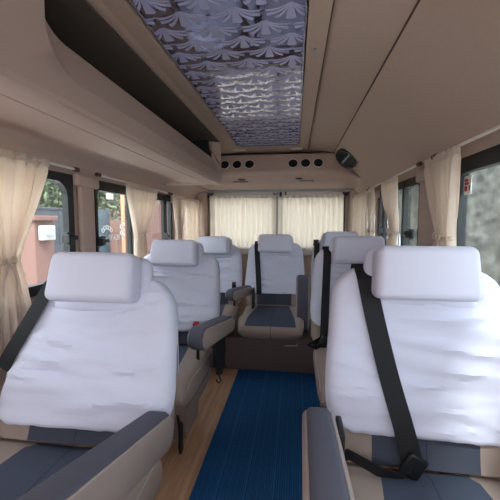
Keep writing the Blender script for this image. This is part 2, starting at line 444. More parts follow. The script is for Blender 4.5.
grid(bm, [[(-.350, y, z) for y, z in basep], [(-.350, y, z) for y, z in outer], [(-.353, y, z) for y, z in [(a, min(1.797, b+.006)) for a, b in outer]], [(-.405, y, z) for y, z in inner_], [(-.43, y, z) for y, z in inner_]])
bchild('fascia', bm, M['trim'])
bm = bmesh.new()          # full-height closed panel toward the cab, with a vertical joint
box(bm, -.40, -.3505, Y0, .80, 1.462, 1.797)
bchild('closed_panel', bm, M['trim'])
bm = bmesh.new(); tube(bm, [(-.3495, .655, 1.80), (-.3495, .655, 1.52), (-.3500, .648, 1.475), (-.352, .62, 1.462)], .0042, 6); bchild('panel_joint', bm, M['groove'])
bm = bmesh.new()          # underside
prof = [(-.345, 1.472), (-.352, 1.458), (-.372, 1.452), (-.445, 1.458), (-.449, 1.464), (-.455, 1.459), (-.655, 1.478), (-.675, 1.474), (-.69, 1.484), (-.70, 1.505), (-.42, 1.50), (-.345, 1.472)]
extrude_profile(bm, prof, Y0, ye)
bchild('underside_panel', bm, M['trim'])
bm = bmesh.new()
box(bm, -.855, -.40, .70, ye-.02, 1.50, 1.515); box(bm, -.855, -.84, .70, ye-.02, 1.515, 1.80); box(bm, -.84, -.40, .70, .72, 1.515, 1.80)
box(bm, -.84, -.352, .72, ye-.02, 1.788, 1.796)
box(bm, -.416, -.404, .83, 2.70, 1.515, 1.655)
bchild('bin_lining', bm, M['binin'], sm=False)
bm = bmesh.new(); box(bm, -.84, -.425, 2.66, 2.70, 1.515, 1.79, bev=.004); bchild('dark_end_panel', bm, M['dgreen'])
bm = bmesh.new(); box(bm, -.855, -.353, 2.745, ye, 1.455, 1.797, bev=.006); bchild('end_cap', bm, M['trim'])
tag(binr, 'long brown overhead storage bin with open front running above the left windows', 'storage bin')

# ------------------------------------------------------------------ mirrored ceiling panel
mr = empty('mirrored_ceiling_panel', (.02, 1.6, 1.835))
def mchild(name, bm, m, mats=None, sm=False):
    bmesh.ops.transform(bm, matrix=Matrix.Translation(-Vector(mr.location)), verts=bm.verts); return link(name, bm, m, mr, smooth=sm, mats=mats)
mx0, mx1, my0, my1 = -.25, .29, .13, 3.04
bm = bmesh.new(); box(bm, mx0, mx1, my0, my1, 1.825, 1.835)
zz = 1.8235
def clip_poly(pts):
    out = []
    for (x, y) in pts: out.append((min(max(x, mx0+.004), mx1-.004), min(max(y, my0), my1-.004)))
    return out
def shape(pts):
    cx = sum(p[0] for p in pts)/len(pts)
    if cx < mx0-.0 or cx > mx1+.0: return
    p = clip_poly(pts)
    t = [bm.verts.new((x, y, zz)) for x, y in p]; b = [bm.verts.new((x, y, zz+.002)) for x, y in p]
    try:
        f = bm.faces.new(t); f.material_index = 1
        for i in range(len(t)):
            f = bm.faces.new([t[i], t[(i+1) % len(t)], b[(i+1) % len(t)], b[i]]); f.material_index = 1
    except ValueError: pass
def motif(cx, cy, s):
    # flared skirt: apex away from the cab side, wide hem toward the rear
    def P(u, v): return (cx+u*s, cy+v*s)
    shape([P(-.035, -.30), P(.035, -.30), P(.15, .36), P(.08, .40), P(-.08, .40), P(-.15, .36)])
    for sg in (-1, 1):
        for (ex, ey, bx, by, w) in ((.42, .30, .12, .02, .12), (.64, .12, .22, -.02, .115), (.80, -.08, .32, -.09, .10)):
            a = []; b = []
            for k in range(7):
                t = k/6
                # curved blade from apex (0,-.32) through control to end
                x = 2*t*(1-t)*bx+t*t*ex; y = (1-t)**2*(-.34)+2*t*(1-t)*(by+.12)+t*t*ey
                dx = 2*(1-2*t)*bx+2*t*ex; dy = -2*(1-t)*(-.34)+2*(1-2*t)*(by+.12)+2*t*ey
                l = math.hypot(dx, dy) or 1
                ww = w*(.12+.88*t**.8)
                a.append((x-dy/l*ww/2, y+dx/l*ww/2)); b.append((x+dy/l*ww/2, y-dx/l*ww/2))
            pts = [P(sg*(x+.03), y) for x, y in a+b[::-1]]
            for k in range(6):
                shape([pts[k], pts[k+1], pts[12-k], pts[13-k]])
dxm, dym = .18, .17
j = 0; y = my0
while y < my1+.1:
    for i in range(-3, 4):
        motif(.06+i*dxm*1.0+(dxm/2 if j % 2 else 0), y, .118)
    y += dym/2; j += 1
mchild('mirror', bm, None, mats=[M['mirror'], M['frost']])
bm = bmesh.new(); random.seed(3)
for seg in range(4):
    pass
def edge_strip(pts):
    rows = []
    for k, p in enumerate(pts):
        j_ = (k % 2)*.006
        rows.append(p)
    tube(bm, rows, .0045, 6)
path = []
n = 90
for k in range(n): path.append((mx0+.001+random.uniform(0, .007), my0+(my1-.06-my0)*k/(n-1), 1.819+random.uniform(-.003, .003)))
for k in range(7): a = PI-PI/2*k/6; path.append((mx0+.06+.06*math.cos(a), my1-.06+.06*math.sin(a), 1.819))
for k in range(1, 14): path.append((mx0+.06+(mx1-mx0-.12)*k/14, my1-random.uniform(0, .004), 1.819))
for k in range(7): a = PI/2-PI/2*k/6; path.append((mx1-.06+.06*math.cos(a), my1-.06+.06*math.sin(a), 1.819))
for k in range(n): path.append((mx1-.001-random.uniform(0, .005), my1-.06-(my1-.06-my0)*k/(n-1), 1.819+random.uniform(-.003, .003)))
edge_strip(path)
mchild('edge_strip', bm, M['chrome'], sm=True)
bm = bmesh.new()
for sx, x in ((1, mx0), (-1, mx1)):       # corner fillets
    cx, cy = x+sx*.06, my1-.06
    arcp = [(cx-sx*.06*math.cos(PI/2*k/8), cy+.06*math.sin(PI/2*k/8)) for k in range(9)]
    vs = [bm.verts.new((px, py, 1.812)) for px, py in arcp]; c = bm.verts.new((x, my1, 1.812))
    for k in range(8): bm.faces.new([vs[k], vs[k+1], c])
mchild('corner_fillet', bm, M['liner'])
tag(mr, 'long mirrored ceiling panel etched with rows of lilac fan shaped motifs', 'mirror panel')

# screws beside the panel
for k, (x, y) in enumerate(((.328, 1.38), (.332, 1.95))):
    bm = bmesh.new(); tube(bm, [(0, 0, -.003), (0, 0, .002)], .006, 10); tube(bm, torus_pts((0, 0, -.002), (0, 0, 1), .0075, 14), .0015, 5, closed=True)
    o = link('screw_cap', bm, M['steel']); o.location = (x, y, 1.8085)
    tag(o, ['steel screw cap right of the mirrored ceiling panel, the one nearer the viewer', 'steel screw cap right of the mirrored ceiling panel, the one farther back'][k], 'screw')

# dome lamps
for k, x in enumerate((-.25, .27)):
    r = empty('ceiling_lamp', (x, 3.13, 1.808))
    bm = bmesh.new(); box(bm, -.055, .055, -.026, .026, -.007, .0, bev=.003); link('lamp_housing', bm, M['ring'], r)
    bm = bmesh.new(); box(bm, -.044, .044, -.018, .018, -.014, -.0072, bev=.003); link('diffuser', bm, M['lamp'], r)
    tag(r, ['small oval ceiling lamp at the rear left corner of the mirrored panel', 'small oval ceiling lamp at the rear right corner of the mirrored panel'][k], 'lamp', 'ceiling lamps')

# ------------------------------------------------------------------ rear air duct
dr = empty('air_conditioning_duct', (.05, 3.1, 1.50))
def dchild(name, bm, m, sm=True, par=dr, mats=None):
    bmesh.ops.transform(bm, matrix=Matrix.Translation(-Vector(dr.location)), verts=bm.verts); return link(name, bm, m, par, smooth=sm, mats=mats)
bm = bmesh.new()
pf = [(3.30, 1.80), (3.24, 1.78), (3.215, 1.772), (3.155, 1.625), (3.145, 1.60), (3.15, 1.58), (3.17, 1.565), (3.27, 1.525), (3.30, 1.512), (3.86, 1.50), (3.86, 1.80), (3.30, 1.80)]
xsec = [(-.80, 0), (.56, 0), (.60, .012), (.82, .05)]
rows = []
for x, d in [(-.80, 0), (.585, 0), (.60, .0), (.70, .02), (.87, .06)]:
    # towards the right cove the upper face leans back and drops under the cove
    zt = 1.80 if x < .6 else 1.80-(x-.6)*1.0
    rows.append([(x, yy+d, min(zz_, zt)) for yy, zz_ in pf])
grid(bm, rows)
dchild('duct_body', bm, M['trim'])
fn = Vector((0, -.147, .06)).normalized()
for x in (-.40, -.283, -.166,   .235, .348, .461):
    zc = 1.682; yc = 3.155+(zc-1.625)*.06/.147
    c = Vector((x, yc, zc))
    bm = bmesh.new(); tube(bm, torus_pts(c+fn*.004, fn, .045), .0045, 6, closed=True)
    ringo = dchild('air_vent', bm, M['ring'])
    bm = bmesh.new()
    disc(bm, c+fn*.003, fn, .041)
    for k in range(-2, 3):
        up = fn.cross(Vector((1, 0, 0)))
        h = math.sqrt(max(.0, .038**2-(k*.014)**2))
        tube(bm, [c+fn*.006+up*k*.014-Vector((h, 0, 0)), c+fn*.006+up*k*.014+Vector((h, 0, 0))], .0016, 4)
    dchild('vent_louvre', bm, M['black'], par=ringo)
gn = Vector((0, -.04, -.10)).normalized()
for x, w in ((-.26, .13), (.36, .12)):
    bm = bmesh.new()
    for k in range(7):
        xx = x-w/2+w*k/6
        box(bm, xx-w/16, xx+w/16, 3.236, 3.258, 1.5288, 1.5345)
    dchild('intake_grille', bm, M['groove'], sm=False)
    bm = bmesh.new(); tube(bm, torus_pts((x+(.015 if x < 0 else -.07), 3.205, 1.549), gn, .008, 20, rx=.028), .005, 6, closed=True); disc(bm, (x+(.015 if x < 0 else -.07), 3.205, 1.547), gn, .012)
    dchild('duct_knob', bm, M['binin'])
tag(dr, 'brown air conditioning duct with six round black vents above the rear doors', 'air duct')

# speaker on the right cove
sp = empty('speaker', (.672, 2.93, 1.672))
t_ = Vector((-.198, 0, .172)).normalized(); nr = Vector((-.62, -.42, -.66)).normalized()
axx = (Vector((0, 1, 0))-nr*nr.y).normalized(); axy = nr.cross(axx)
rot = Matrix(((axx.x, axy.x, nr.x, 0), (axx.y, axy.y, nr.y, 0), (axx.z, axy.z, nr.z, 0), (0, 0, 0, 1)))
sp.rotation_euler = rot.to_euler()
bm = bmesh.new(); tube(bm, torus_pts((0, 0, .008), (0, 0, 1), .088, 32), .010, 8, closed=True); link('speaker_ring', bm, M['black'], sp)
bm = bmesh.new()
rows = []
for r_, z_ in ((.090, -.06), (.090, .0), (.083, .006), (.07, -.004), (.03, -.014), (.022, -.004), (.004, .002)):
    rows.append([(r_*math.cos(2*PI*k/28), r_*math.sin(2*PI*k/28), z_) for k in range(28)])
grid(bm, rows, True); link('speaker_cone', bm, M['dgreen'], sp)
bm = bmesh.new(); box(bm, -.07, .07, -.008, .008, .004, .01, bev=.002); link('speaker_bar', bm, M['grey'], sp)
tag(sp, 'round black speaker mounted on the sloping right ceiling panel near the rear', 'speaker')

# ------------------------------------------------------------------ curtains, rods
def curtain(x, inner, ya, yb, ztop, zbot, tie=None, pleats=7, label='', m=M['curtain'], amp=.014, n=70, name='window_curtain', tieback=True, rear=False, tiew=.07, group=None, seed=0, irr=.35):
    """pleated cloth; ya..yb along the wall; tie=(y, z) gathers it"""
    root = empty(name, ((ya+yb)/2, x, ztop) if rear else (x, (ya+yb)/2, ztop))
    rows = []; NV = 34
    for j in range(NV+1):
        v = j/NV; z = ztop+(zbot-ztop)*v
        row = []
        for i in range(n+1):
            u = i/n
            yt = ya+(yb-ya)*u
            a = amp
            if tie:
                ty, tz = tie
                tv = (ztop-tz)/(ztop-zbot)
                if v < tv:
                    k = v/tv; s = k**1.15; s = s*s*(3-2*s)*.35+s*.65
                else:
                    k = (v-tv)/(1-tv); s = 1-.45*min(1, k)**.8
                yn = ty+(u-.5)*tiew
                yy = yt*(1-s)+yn*s
                a = amp*(.9+.3*s)
            else:
                yy = yt
            ph = 2*PI*pleats*u+seed+.8*math.sin(5*u+seed)
            hd = .55 if v < .03 else 1.
            off = a*hd*(math.sin(ph)+irr*math.sin(2.3*ph+seed+3*v))+.006*noise.noise(Vector((u*6, v*4, seed)))
            yy += .25*a*math.cos(ph)
            p = (yy, x+off, z) if rear else (x+inner*off*-1, yy, z)
            row.append(Vector(p)-Vector(root.location))
        rows.append(row)
    bm = bmesh.new(); grid(bm, rows)
    o = link('curtain_cloth', bm, m, root)
    so = o.modifiers.new('s', 'SOLIDIFY'); so.thickness = .0015
    # heading tape
    bm = bmesh.new(); r2 = []
    for j in range(2):
        r2.append([Vector(p)+Vector((0, 0, .012-.03*j))+(Vector((0, -.003, 0)) if rear else Vector((inner*.003, 0, 0))) for p in rows[0]])
    grid(bm, r2); hd = link('heading_tape', bm, m, root); so = hd.modifiers.new('s', 'SOLIDIFY'); so.thickness = .001
    if tie and tieback:
        ty, tz = tie; bm = bmesh.new()
        L_ = Vector(root.location)
        pts = [Vector((x+(.026*math.cos(a_)), ty+tiew*.56*math.sin(a_), tz+.004*math.cos(a_)))-L_ for a_ in [2*PI*k/20 for k in range(20)]]
        rr = []
        for dz, sc in ((-.009, 1), (.009, 1)):
            rr.append([p+Vector((0, 0, dz)) for p in pts])
        grid(bm, rr, True)
        # bow tails and loops
        bx = x+inner*.03
        for sg in (-1, 1):
            ribbon(bm, [Vector((bx, ty, tz))-L_, Vector((bx+inner*.008, ty+sg*.02, tz-.035))-L_, Vector((bx, ty+sg*.03, tz-.08))-L_, Vector((bx, ty+sg*.028, tz-.12))-L_], .012, (0, 1, 0))
            tube(bm, [Vector((bx+inner*.004, ty+sg*(.018+.016*math.cos(q)), tz+.008+.013*math.sin(q)))-L_ for q in [2*PI*k/12 for k in range(12)]], .0035, 5, closed=True)
        t = link('tie_back', bm, m, root); so = t.modifiers.new('s', 'SOLIDIFY'); so.thickness = .0015
    tag(root, label, 'curtain', group)
    return root
XL = -.80
curtain(XL, 1, .80, 1.36, 1.405, .62, (1.10, 1.00), 9, 'cream curtain tied back at the near left window, nearest the viewer', seed=.4, tiew=.12, amp=.016)
curtain(XL, 1, 2.06, 2.56, 1.385, .62, (2.22, 1.055), 7, 'cream curtain tied back in the middle of the second left window', seed=1.7, tiew=.10)
curtain(XL, 1, 2.86, 3.24, 1.38, .62, (3.02, 1.05), 6, 'cream curtain tied back between the left windows, just ahead of a flat drawn curtain', seed=2.6, tiew=.10)
curtain(XL, 1, 3.24, 3.70, 1.375, .62, None, 10, 'cream curtain hanging drawn flat at the rearmost left window', seed=3.1, amp=.010)
XR = .865
curtain(XR, -1, 1.39, 1.72, 1.425, .80, (1.475, 1.085), 7, 'cream curtain tied back on the pillar beside the near right window', seed=.9, tiew=.10)
curtain(XR, -1, 2.17, 2.55, 1.415, .95, (2.20, 1.09), 7, 'cream curtain tied back at the second right window', seed=2.2, tiew=.09)
curtain(XR, -1, 2.78, 2.98, 1.41, .95, (2.84, 1.08), 6, 'narrow cream curtain tied back behind the black window post on the right', seed=4.1, tiew=.10)
curtain(XR, -1, 3.0, 3.68, 1.405, .95, None, 12, 'cream curtain hanging drawn flat at the rearmost right window', seed=5.1, amp=.010)
curtain(3.80, 1, -.715, .045, 1.432, .86, None, 13, 'cream pleated curtain drawn over the left rear door window', m=M['curtainR'], amp=.023, n=150, rear=True, irr=.08, seed=.3)
curtain(3.80, 1, .075, .785, 1.432, .86, None, 12, 'cream pleated curtain drawn over the right rear door window', m=M['curtainR'], amp=.023, n=150, rear=True, irr=.08, seed=2.3)

def rod(pts, label, r=.006):
    c = Vector(pts[0]); root = empty('curtain_rod', c)
    bm = bmesh.new(); tube(bm, [Vector(p)-c for p in pts], r, 8); link('rod', bm, M['whitemetal'], root)
    for p, q in ((pts[0], pts[1]), (pts[-1], pts[-2])):
        d = (Vector(q)-Vector(p)).normalized()
        bm = bmesh.new(); tube(bm, [Vector(p)-c-d*.012, Vector(p)-c+d*.02], .011, 8); link('rod_end', bm, M['rubber'], root)
    tag(root, label, 'curtain rod')
rod([(-.80, .5, 1.412), (-.80, 1.56, 1.405)], 'white curtain rod over the near left window')
rod([(-.80, 1.74, 1.405), (-.80, 2.78, 1.392)], 'white curtain rod over the second left window')
rod([(-.80, 2.84, 1.390), (-.80, 3.72, 1.382)], 'white curtain rod over the rearmost left window')
rod([(.865, .3, 1.435), (.865, 1.62, 1.435)], 'white curtain rod over the near right window')
rod([(.865, 1.80, 1.435), (.865, 2.96, 1.422)], 'white curtain rod over the second right window')
rod([(.865, 3.0, 1.418), (.865, 3.72, 1.412)], 'white curtain rod over the rearmost right window')
rod([(-.73, 3.80, 1.438), (.80, 3.80, 1.438)], 'white curtain rod across the rear doors', .005)

# ------------------------------------------------------------------ aisle mat
bm = bmesh.new()
xa, xb = -.165, .435; nr_ = 60; rows = [[], []]
prof = []
for k in range(nr_):
    x = xa+(xb-xa)*k/nr_; w = (xb-xa)/nr_
    prof += [(x, .006), (x+w*.25, .010), (x+w*.6, .010), (x+w*.85, .006)]
prof += [(xb, .006), (xb, .0005), (xa, .0005), (xa, .006)]
extrude_profile(bm, prof, -.6, 2.53)
for k in (10, 22, 34, 48):
    x = xa+(xb-xa)*k/nr_+.0045; box(bm, x-.0013, x+.0013, -.6, 2.53, .0095, .0108, mi=1)
for k in range(0, nr_, 3):
    x = xa+(xb-xa)*k/nr_+.0045; box(bm, x-.0004, x+.0004, -.6, 2.53, .0095, .0104, mi=1)
o = link('aisle_mat', bm, None, smooth=False, mats=[M['mat'], M['matline']])
tag(o, 'ribbed blue carpet runner laid along the wooden aisle floor', 'mat')

# ------------------------------------------------------------------ rear bench base
bm = bmesh.new(); box(bm, -.78, .90, 2.54, 3.12, 0.0, .259, bev=.012)
o = link('rear_seat_platform', bm, M['base']); tag(o, 'low brown platform box across the van under the rear row of seats', 'platform')

# ------------------------------------------------------------------ seats
ZK = .43; LB = .585
def back_frame(rec):
    up = Vector((0, math.sin(rec), math.cos(rec))); nf = Vector((0, -math.cos(rec), math.sin(rec))); return up, nf
RD = (.80, .42, .10)
def halfw(t, W):
    # t 0..1
    w = W*(1-RD[2]*t)+.004*math.sin(t*5)
    t0 = RD[0]
    if t > t0:
        k = (t-t0)/(1-t0); w = w*(1-RD[1]*(1-math.sqrt(max(0, 1-k**2.6))))
    if t < .08: w *= .93+.07*(t/.08)
    return w
def back_section(t, W, off, rec, nphi=56):
    up, nf = back_frame(rec)
    w = halfw(t, W)+off
    d = .060*(1-.25*t)+off
    if t > .90: d *= math.sqrt(max(.0, 1-((t-.90)/.10)**2*.75))
    c = Vector((0, 0, ZK))+up*(t*LB)-nf*.075
    ring = []
    for k in range(nphi):
        a = 2*PI*k/nphi
        x = w*sgnpow(math.cos(a), .55); q = d*sgnpow(math.sin(a), .62)
        front = max(0, math.sin(a))
        # side bolsters forward, hollow centre, lumbar
        bol = .030*front*min(1, (abs(x)/w)**4*1.2)*(1-.5*t) - .012*front*(1-(abs(x)/w)**2)*math.sin(PI*min(1, t*1.05))
        lum = .016*front*math.exp(-((t-.22)/.14)**2)
        ring.append((c+Vector((x, 0, 0))+nf*(q+bol+lum), a, x, q))
    return ring
def front_pt(x, t, W, rec, off):
    """point on the front face of the back at lateral x, height t"""
    ring = back_section(t, W, off, rec, 160)
    best = None
    for p, a, xx, q in ring:
        if 0 <= a <= PI and q > 0:
            e = abs(xx-x)
            if best is None or e < best[0]: best = (e, p)
    p = Vector(best[1]); p.x = x; return p

def capsule_outline(L_, r0, r1, n=10):
    """outline in (y,z): rear end at 0 (radius r0), front end at -L_ (radius r1)"""
    pts = []
    for k in range(n+1):
        a = math.radians(-78+166*k/n); pts.append((r0*math.cos(a)*.9, r0*math.sin(a)))
    for k in range(n+1):
        a = math.radians(92+176*k/n); pts.append((-L_+r1*math.cos(a), (r1-r0)*-.15+r1*math.sin(a)))
    return pts

def armrest(parent, x, y, z, ang, L_=.36, w=.076, folded=False, r0=.046, r1=.052, yaw=0.):
    root = bpy.data.objects.new('armrest', None); C.objects.link(root); root.parent = parent
    root.location = (x, y, z); root.rotation_euler = (-ang, 0, yaw); root.empty_display_size = .03
    out = capsule_outline(L_, r0, r1)
    bm = bmesh.new(); rows = []
    nn = len(out)
    cy = sum(p[0] for p in out)/nn; cz = sum(p[1] for p in out)/nn
    hw = w/2
    for xx, s in ((-hw, -.012), (-hw+.005, -.004), (-hw+.013, 0), (hw-.013, 0), (hw-.005, -.004), (hw, -.012)):
        row = []
        for i, (a, b) in enumerate(out):
            p0 = Vector(out[i-1]); p1 = Vector(out[(i+1) % nn]); d = (p1-p0).normalized(); nrm = Vector((d.y, -d.x))
            row.append((xx, a+nrm.x*s, b+nrm.y*s))
        rows.append(row)
    V = grid(bm, rows, True); bm.faces.new(V[0]); bm.faces.new(V[-1])
    link('arm_pad', bm, M['dark'], root)
    for sg in (-1, 1):
        bm = bmesh.new(); rows = []
        for xx, s in ((sg*(hw-.010), -.010), (sg*(hw+.004), -.012), (sg*(hw+.010), -.020)):
            row = []
            for i, (a, b) in enumerate(out):
                p0 = Vector(out[i-1]); p1 = Vector(out[(i+1) % nn]); d = (p1-p0).normalized(); nrm = Vector((d.y, -d.x))
                row.append((xx, a+nrm.x*s, b+nrm.y*s))
            rows.append(row)
        V = grid(bm, rows, True); bm.faces.new(V[-1])
        link('side_panel', bm, M['beige'], root)
        bm = bmesh.new()
        tube(bm, [rows[0][i] if False else (sg*(hw+.001), rows[1][i][1]*1.0, rows[1][i][2]) for i in range(nn)], .0028, 6, closed=True)
        link('piping', bm, M['piping'], root)
    return root

def make_seat(loc, label, rz=0., rec=.24, W=.275, arms=(), belt=None, belt_ends=True, hump=.0, seed=0., buckle=None, lever=False, hr_dx=0., hem=.17, front_base=True, crL=.50, strap_hang=None, hemtilt=0., zk=.43, lb=.585, beltw=.046, rd=(.80, .42, .10), fold=1.35):
    global ZK, LB, RD
    RD = rd
    ZK = zk; LB = lb
    seat = empty('passenger_seat', loc, rz)
    up, nf = back_frame(rec)
    # --- backrest
    ts = [0, .01, .04]+[.08+.84*k/16 for k in range(17)]+[.94, .96, .975, .988, 1.0]
    bm = bmesh.new(); rows = [[p for p, a, x, q in back_section(t, W, 0, rec)] for t in ts]
    V = grid(bm, rows, True); fan(bm, V[0]); fan(bm, V[-1])
    link('backrest', bm, M['seatA'], seat)
    # --- cloth cover over the backrest
    bm = bmesh.new(); rows = []; NR = 46; nphi = 120
    def hemt(a, x):
        s = math.sin(a)
        if s > 0: h = hem+.16*max(0, abs(x)/W-.72)**1.2*4*.5+.0018*math.sin(x*48+seed)+.002*math.sin(x*111+seed*2)+hemtilt*x
        else: h = hem+.30
        side = 1-abs(s)
        return h+.22*(side**6)*(1 if s > -.2 else 1)
    base0 = back_section(.3, W, .008, rec, nphi)
    for j in range(NR+1):
        row = []
        for k in range(nphi):
            _, a, x0, _q = base0[k]
            h = min(.6, hemt(a, x0))
            t = h+(1.0-h)*(j/NR)
            row.append((k, t))
        rows.append(row)
    cache = {}
    fr_ = random.Random(int(seed*100)); folds = []
    for q in range(15):
        sd = -1 if fr_.random() < .6 else 1
        ft = fr_.uniform(.22, .90)
        folds.append((sd*W*fr_.uniform(.75, 1.0), ft, fr_.uniform(-.9, .25)*(-1 if sd > 0 else 1)*(ft*.9), fr_.uniform(-.8, .8), fr_.uniform(.22, .48), fr_.uniform(.006, .014), fr_.uniform(.003, .0085)))
    def sec_pt(k, t):
        key = round(t, 3)
        if key not in cache: cache[key] = back_section(min(1.0, key), W, .009, rec, nphi)
        return cache[key][k]
    R2 = []
    for row in rows:
        r2 = []
        for k, t in row:
            p, a, x, q = sec_pt(k, t)
            fr = max(0, math.sin(a))
            q1 = t*7+x*3.2+seed
            wr = .0
            # draped tension folds from the shoulders, broad and shallow, plus finer creases
            g = noise.noise(Vector((x*3.0+seed, t*11+x*4, seed*1.3)))
            g2 = noise.noise(Vector((x*7+seed*2, t*22-x*9, 2.1+seed)))
            g3 = noise.noise(Vector((x*2.2+5+seed, t*30+x*14, 7.7)))
            wr = .010*g+.003*g2
            for (fx, ft, fm, fc, fl, fs, fa) in folds:
                u_ = (x-fx)*(1 if fx < 0 else -1)/fl
                if -.15 < u_ < 1:
                    tt_ = ft+fm*(x-fx)+fc*(x-fx)**2
                    e = ((t-tt_)*LB)/fs
                    if abs(e) < 3: wr += fold*fa*math.exp(-e*e)*math.sin(PI*min(1, (u_+.15)/1.15))**.7
            wr = max(-.0045, wr)
            damp = 1.0 if t < .88 else max(.2, 1-(t-.88)*7)
            nrm = nf if fr > 0 else -nf
            d = wr*damp*fr**.5
            p2 = p+nf*d*(1 if fr > 0 else 0)+Vector((math.copysign(1, x)*d*(1-fr)*.6, 0, 0))
            # keep the hem hanging slightly free
            if t < h_free(t, hem): p2 += nf*.004
            r2.append(p2)
        R2.append(r2)
    V = grid(bm, R2, True); fan(bm, V[-1])
    cv = link('seat_cover', bm, M['cover'], seat)
    so = cv.modifiers.new('s', 'SOLIDIFY'); so.thickness = .002; so.offset = 1
    # --- headrest
    bm = bmesh.new()
    t = bmesh.new(); w_, d_, h_ = .145, .050, .080
    bmesh.ops.create_cube(t, size=2)
    bmesh.ops.scale(t, vec=(w_, d_, h_), verts=t.verts)
    bmesh.ops.bevel(t, geom=list(t.edges), offset=.026, segments=5, profile=.5, affect='EDGES')
    bmesh.ops.subdivide_edges(t, edges=list(t.edges), cuts=2, use_grid_fill=True)
    for v in t.verts:
        v.co.x *= 1-.03*(v.co.z/h_)
        v.co.y -= .008*(1-(v.co.x/w_)**2)*(1 if v.co.y < 0 else -.3)
        v.co.y += .0022*noise.noise(Vector((v.co.x*18+seed, v.co.z*22, seed)))
    mt = Matrix.Translation(Vector((hr_dx, 0, ZK))+up*(LB-.025+.0)+nf*.035) @ Matrix.Rotation(-(rec*.75), 4, 'X')
    merge(bm, t, mt)
    hr = link('headrest', bm, M['cover'], seat)
    # bulge of the back behind the headrest
    bm = bmesh.new(); t = bmesh.new()
    bmesh.ops.create_cube(t, size=2); bmesh.ops.scale(t, vec=(.168, .036, .10), verts=t.verts)
    bmesh.ops.bevel(t, geom=list(t.edges), offset=.033, segments=5, profile=.5, affect='EDGES')
    for v in t.verts:
        v.co.x *= 1-.10*(v.co.z/.1)
    merge(bm, t, Matrix.Translation(Vector((hr_dx*.9, 0, ZK))+up*(LB-.035)-nf*.045) @ Matrix.Rotation(-rec, 4, 'X'))
    link('headrest_shell_cover', bm, M['cover'], hr)
    # --- cushion
    bm = bmesh.new(); rows = []
    CW = W*.95
    ys = [.03, .02, -.02, -.10, -.2, -.3, -.38, -.44, -.475, -.495, -.503]
    for y in ys:
        ft = max(0, (-y-.38)/.123)
        hh = .085*math.sqrt(max(.04, 1-ft**2.2)); sc = 1-.05*ft
        if y > .0: hh *= .8
        row = []
        for k in range(48):
            a = 2*PI*k/48
            x = CW*sc*sgnpow(math.cos(a), .45); z = hh*sgnpow(math.sin(a), .6)
            bol = .030*max(0, math.sin(a))*(abs(x)/CW)**5*(1-ft) - .010*max(0, math.sin(a))*(1-(x/CW)**2)
            row.append((x, y, ZK-.082+z+bol))
        rows.append(row)
    V = grid(bm, rows, True); fan(bm, V[0]); fan(bm, V[-1])
    link('seat_cushion', bm, M['seatB'], seat)
    for sg in (-1, 1):
        bm = bmesh.new()
        tube(bm, [(sg*CW*.975, y, ZK-.025-.06*max(0, (-y-.36)/.14)**1.5+.012*math.sin(y*9)) for y in [0, -.08, -.16, -.24, -.32, -.38, -.43, -.46]], .003, 6)
        link('piping', bm, M['piping'], seat)
    # --- pedestal and legs
    if front_base:
        bm = bmesh.new(); rows = []
        for z, ws, ya, yb in ((.0, .68, -.26, -.02), (.12, .70, -.30, 0), (.20, .90, -.40, .02), (.30, .96, -.44, .03)):
            rows.append([(sx*CW*ws, y, z) for sx, y in ((-1, ya), (1, ya), (1, yb), (-1, yb))])
        V = grid(bm, rows, True); bm.faces.new(V[0]); bm.faces.new(V[-1])
        bmesh.ops.bevel(bm, geom=[e for e in bm.edges], offset=.012, segments=2, affect='EDGES')
        link('pedestal', bm, M['beige'], seat)
        for sg in (-1, 1):
            bm = bmesh.new()
            ribbon(bm, [(sg*CW*.74, -.40, .24), (sg*CW*.74, -.375, .15), (sg*CW*.70, -.35, .04), (sg*CW*.70, -.34, .003)], .035, (0, 1, 0), .012)
            link('leg', bm, M['black'], seat)
    # --- arms
    for a in arms:
        armrest(seat, *a)
        if a[3] < 1:
            bm = bmesh.new(); x = a[0]; s = math.copysign(1, x)
            t = bmesh.new(); box(t, x-s*.055-.008, x-s*.055+.008, a[1]-.06, a[1]+.03, ZK-.10, a[2]+.02, bev=.004); merge(bm, t)
            link('armrest_bracket', bm, M['black'], seat)
    # --- belt
    if belt:
        pts = []; n = 16
        x0, x1, t1 = belt
        for k in range(n+1):
            s = k/n; x = x0+(x1-x0)*s**1.15; tt = .985-(.985-t1)*s
            pts.append(front_pt(x, tt, W, rec, .031))
        top = pts[0]
        pts = [top-nf*.13-up*.03, top-nf*.07+up*.022, top-nf*.03+up*.018]+pts[1:]
        bm = bmesh.new(); ribbon(bm, pts, beltw, (1, 0, 0), .0025)
        bl = link('seat_belt', bm, M['belt'], seat)
        if belt_ends:
            e = pts[-1]
            bm = bmesh.new()
            sx = -1 if x0 < 0 else 1
            ribbon(bm, [e, e+Vector((-.004, -.014, -.03)), e+Vector((sx*.03, -.02, -.045)), e+Vector((sx*.09, -.03, -.026)), Vector((sx*W*.80, -.02, ZK+.045)), Vector((sx*W*.94, -.0, ZK+.0))], .04, (0, -.3, 1), .003)
            link('lap_strap', bm, M['belt'], bl)
            bm = bmesh.new(); t = bmesh.new(); box(t, -.028, .028, -.008, .008, -.035, .035, bev=.006); merge(bm, t, Matrix.Translation(e+Vector((-.0, -.014, -.012))) @ Matrix.Rotation(.5, 4, 'Y'))
            link('belt_tongue', bm, M['plastic'], bl)
